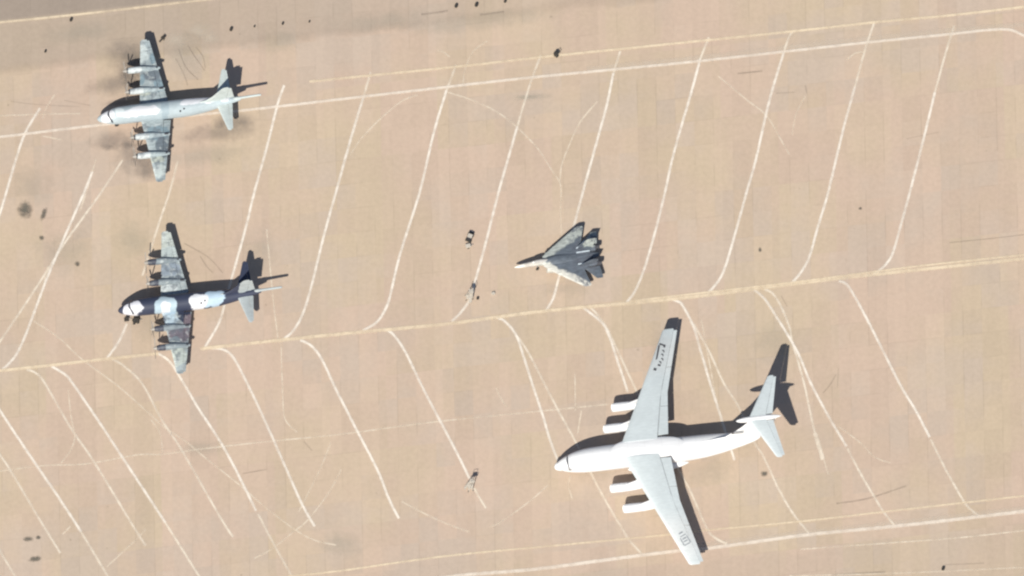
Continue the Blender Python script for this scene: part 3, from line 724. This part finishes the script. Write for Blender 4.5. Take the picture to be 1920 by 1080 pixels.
# white box cart south of it
t = empty('box_cart', P(877, 463), R(15))
tag(t, 'little white box cart just below the dark tow tractor', 'cart')
bm = bmesh.new(); bm_box(bm, Vector((0, 0, .5)), (1.1, .8, .32), bev=.05); obj('box', bm, M_eqw, t)
bm = bmesh.new(); bm_tube(bm, (.5, 0, .4), (1.2, .1, .3), .04); obj('drawbar', bm, M_gear, t)
for y in (-.4, .4):
    bm = bmesh.new(); bm_tube(bm, (0, y-.06, .2), (0, y+.06, .2), .2, n=12); obj('wheel', bm, M_tyre, t)
# wheeled access stand (A-frame steps, top platform)
def access_stand(px, py, rz, label, h=3.0, mat=M_eqw, box=False):
    t = empty('access_stand', P(px, py), rz); tag(t, label, 'access stand', 'wheeled access stands on the stand lines')
    bm = bmesh.new(); bm_box(bm, Vector((0, 0, h)), (.9, .8, .12)); obj('platform', bm, mat, t)
    for s in (-1, 1):
        for e in (-1, 1):
            bm = bmesh.new(); bm_tube(bm, (e*.35, s*.75, .15), (e*.2, s*.3, h), .09, n=8); obj('leg', bm, mat, t)
        bm = bmesh.new(); bm_tube(bm, (-.4, s*.38, h), (-.4, s*.38, h+.7), .04, n=6); bm_tube(bm, (.4, s*.38, h), (.4, s*.38, h+.7), .04, n=6)
        bm_tube(bm, (-.4, s*.38, h+.7), (.4, s*.38, h+.7), .04, n=6); obj('railing', bm, mat, t)
    for i in range(8):
        f = (i+.5)/8; b2 = bmesh.new(); bm_box(b2, Vector((-1.2+.85*f, 0, .15+(h-.15)*f)), (.26, .6, .05)); obj('step', b2, mat, t)
    bm = bmesh.new(); bm_box(bm, Vector((0, 0, .5)), (1.1, .9, .5) if box else (.9, 1.3, .12), bev=.04); obj('base_frame', bm, mat, t)
    for x in (-.45, .45):
        for y in (-.75, .75):
            b2 = bmesh.new(); bm_tube(b2, (x, y-.05, .15), (x, y+.05, .15), .15, n=10); obj('wheel', b2, M_tyre, t)
    return t
access_stand(879.5, 558, R(100), 'white wheeled access stand on the curved foot of a stand line', 2.7)
access_stand(881, 915, R(10), 'white wheeled access stand at a stand line end, left of the white jet', 3.1, box=True)
bm = bmesh.new(); bm_box(bm, Vector((0,0,.2)), (.75,.6,.4), .4, taper=.9, bev=.04); bm_tube(bm, (-.3,-.15,.42), (.3,.15,.42), .03, n=6)
tag(obj('storage_crate', bm, M_eqw, loc=P(924.5,551)), 'tiny white crate on bare concrete right of the access stand', 'crate')
bm = bmesh.new(); bm_box(bm, Vector((0,0,.22)), (.5,.45,.44), .2, taper=.9, bev=.04); bm_tube(bm, (-.2,0,.46), (.2,0,.46), .03, n=6)
tag(obj('wheel_chock', bm, M_eqd, loc=P(895.5,560)), 'tiny dark chock right beside the upper access stand', 'chock')
# ground power cart by the nose of the dark patrol aircraft
def power_cart(px, py, rz, label, L=1.5, B=.9):
    t = empty('power_cart', P(px, py), rz); tag(t, label, 'power cart', 'dark power carts by the nose of the camouflaged aircraft')
    bm = bmesh.new(); bm_box(bm, Vector((0,0,.7)), (L,B,.8), bev=.08); bm_tube(bm, (.2,.1,1.0), (.2,.1,1.35), .07, n=8); obj('body', bm, M_eqd, t)
    bm = bmesh.new(); bm_tube(bm, (L/2,0,.45), (L/2+.7,0,.35), .05, n=6); obj('drawbar', bm, M_gear, t)
    add_wheels(t, L*.33, B*.45, .25); return t
power_cart(254, 603.5, R(15), 'larger dark power cart below the nose of the camouflaged aircraft', 1.3, .9)
power_cart(237, 600, R(5), 'smaller dark power cart at the camouflaged aircraft nose, left of the larger one', .8, .45)
# marker drums and lamps
def drum(px, py, r, h, label, cat='drum', name='marker_drum', group=None):
    bm = bmesh.new(); r *= .8; bm_tube(bm, (0,0,0), (0,0,h), r, n=16)
    for z in (.3, .65): bm_tube(bm, (0,0,h*z), (0,0,h*z+.05), r*1.06, n=16)
    bm_tube(bm, (r*.45,0,h), (r*.45,0,h+.05), r*.15, n=8)
    tag(obj(name, bm, M_eqd, loc=P(px, py)), label, cat, group)
g = 'dark drums near the top edge'
drum(133,38,.38,.5,'dark drum at top left, right below the yellow edge line','drum',group=g)
drum(85,97,.28,.4,'small dark drum left of the pale aircraft wing, lowest of those in the top left','drum',group=g)
drum(433,56,.40,.55,'black drum standing alone above the tail of the pale aircraft','drum',group=g)
drum(477,50,.22,.3,'tiny drum right of the black drum above the tail','drum',group=g)
drum(530,45,.28,.4,'small drum midway between the lone black one and the top centre row','drum',group=g)
drum(580,41,.22,.3,'tiny drum, rightmost of the scattered ones before the top centre row','drum',group=g)
drum(855,12,.42,.5,'dark drum, first from left in the row at the top edge','drum',group=g)
drum(893,10,.45,.5,'dark drum, second from left in the row at the top edge','drum',group=g)
drum(947,3,.35,.4,'dark drum, third from left in the row at the top edge','drum',group=g)
drum(1768,1067,.42,.5,'lone black drum at the bottom right below the white line','drum')
t = empty('extinguisher_cart', P(1042, 104), R(35))
tag(t, 'black wheeled extinguisher cart standing on the upper yellow line', 'extinguisher')
bm = bmesh.new(); bm_tube(bm, (0,0,.3), (0,0,1.1), .48, .42, 14); bm_tube(bm, (0,0,1.1), (0,0,1.3), .12, n=8); obj('tank', bm, M_eqd, t)
bm = bmesh.new(); bm_tube(bm, (.3,-.25,.7), (.9,-.25,1.0), .05, n=6); bm_tube(bm, (.3,.25,.7), (.9,.25,1.0), .05, n=6); bm_tube(bm, (.9,-.25,1.0), (.9,.25,1.0), .05, n=6); obj('handle', bm, M_eqd, t)
for y in (-.5, .5):
    bm = bmesh.new(); bm_tube(bm, (0,y-.06,.3), (0,y+.06,.3), .3, n=14); obj('wheel', bm, M_tyre, t)
t = empty('tow_bar', P(303, 75), R(48))
tag(t, 'short dark tow bar lying beside the upper wing tip of the pale aircraft', 'tow bar')
bm = bmesh.new(); bm_tube(bm, (-.7,0,.25), (.7,0,.25), .16, n=10); obj('bar', bm, M_eqd, t)
bm = bmesh.new(); bm_box(bm, Vector((.75,0,.28)), (.7,.55,.45), bev=.06); obj('head', bm, M_eqd, t)
for y in (-.35, .35):
    bm = bmesh.new(); bm_tube(bm, (.3,y-.06,.2), (.3,y+.06,.2), .2, n=12); obj('wheel', bm, M_tyre, t)
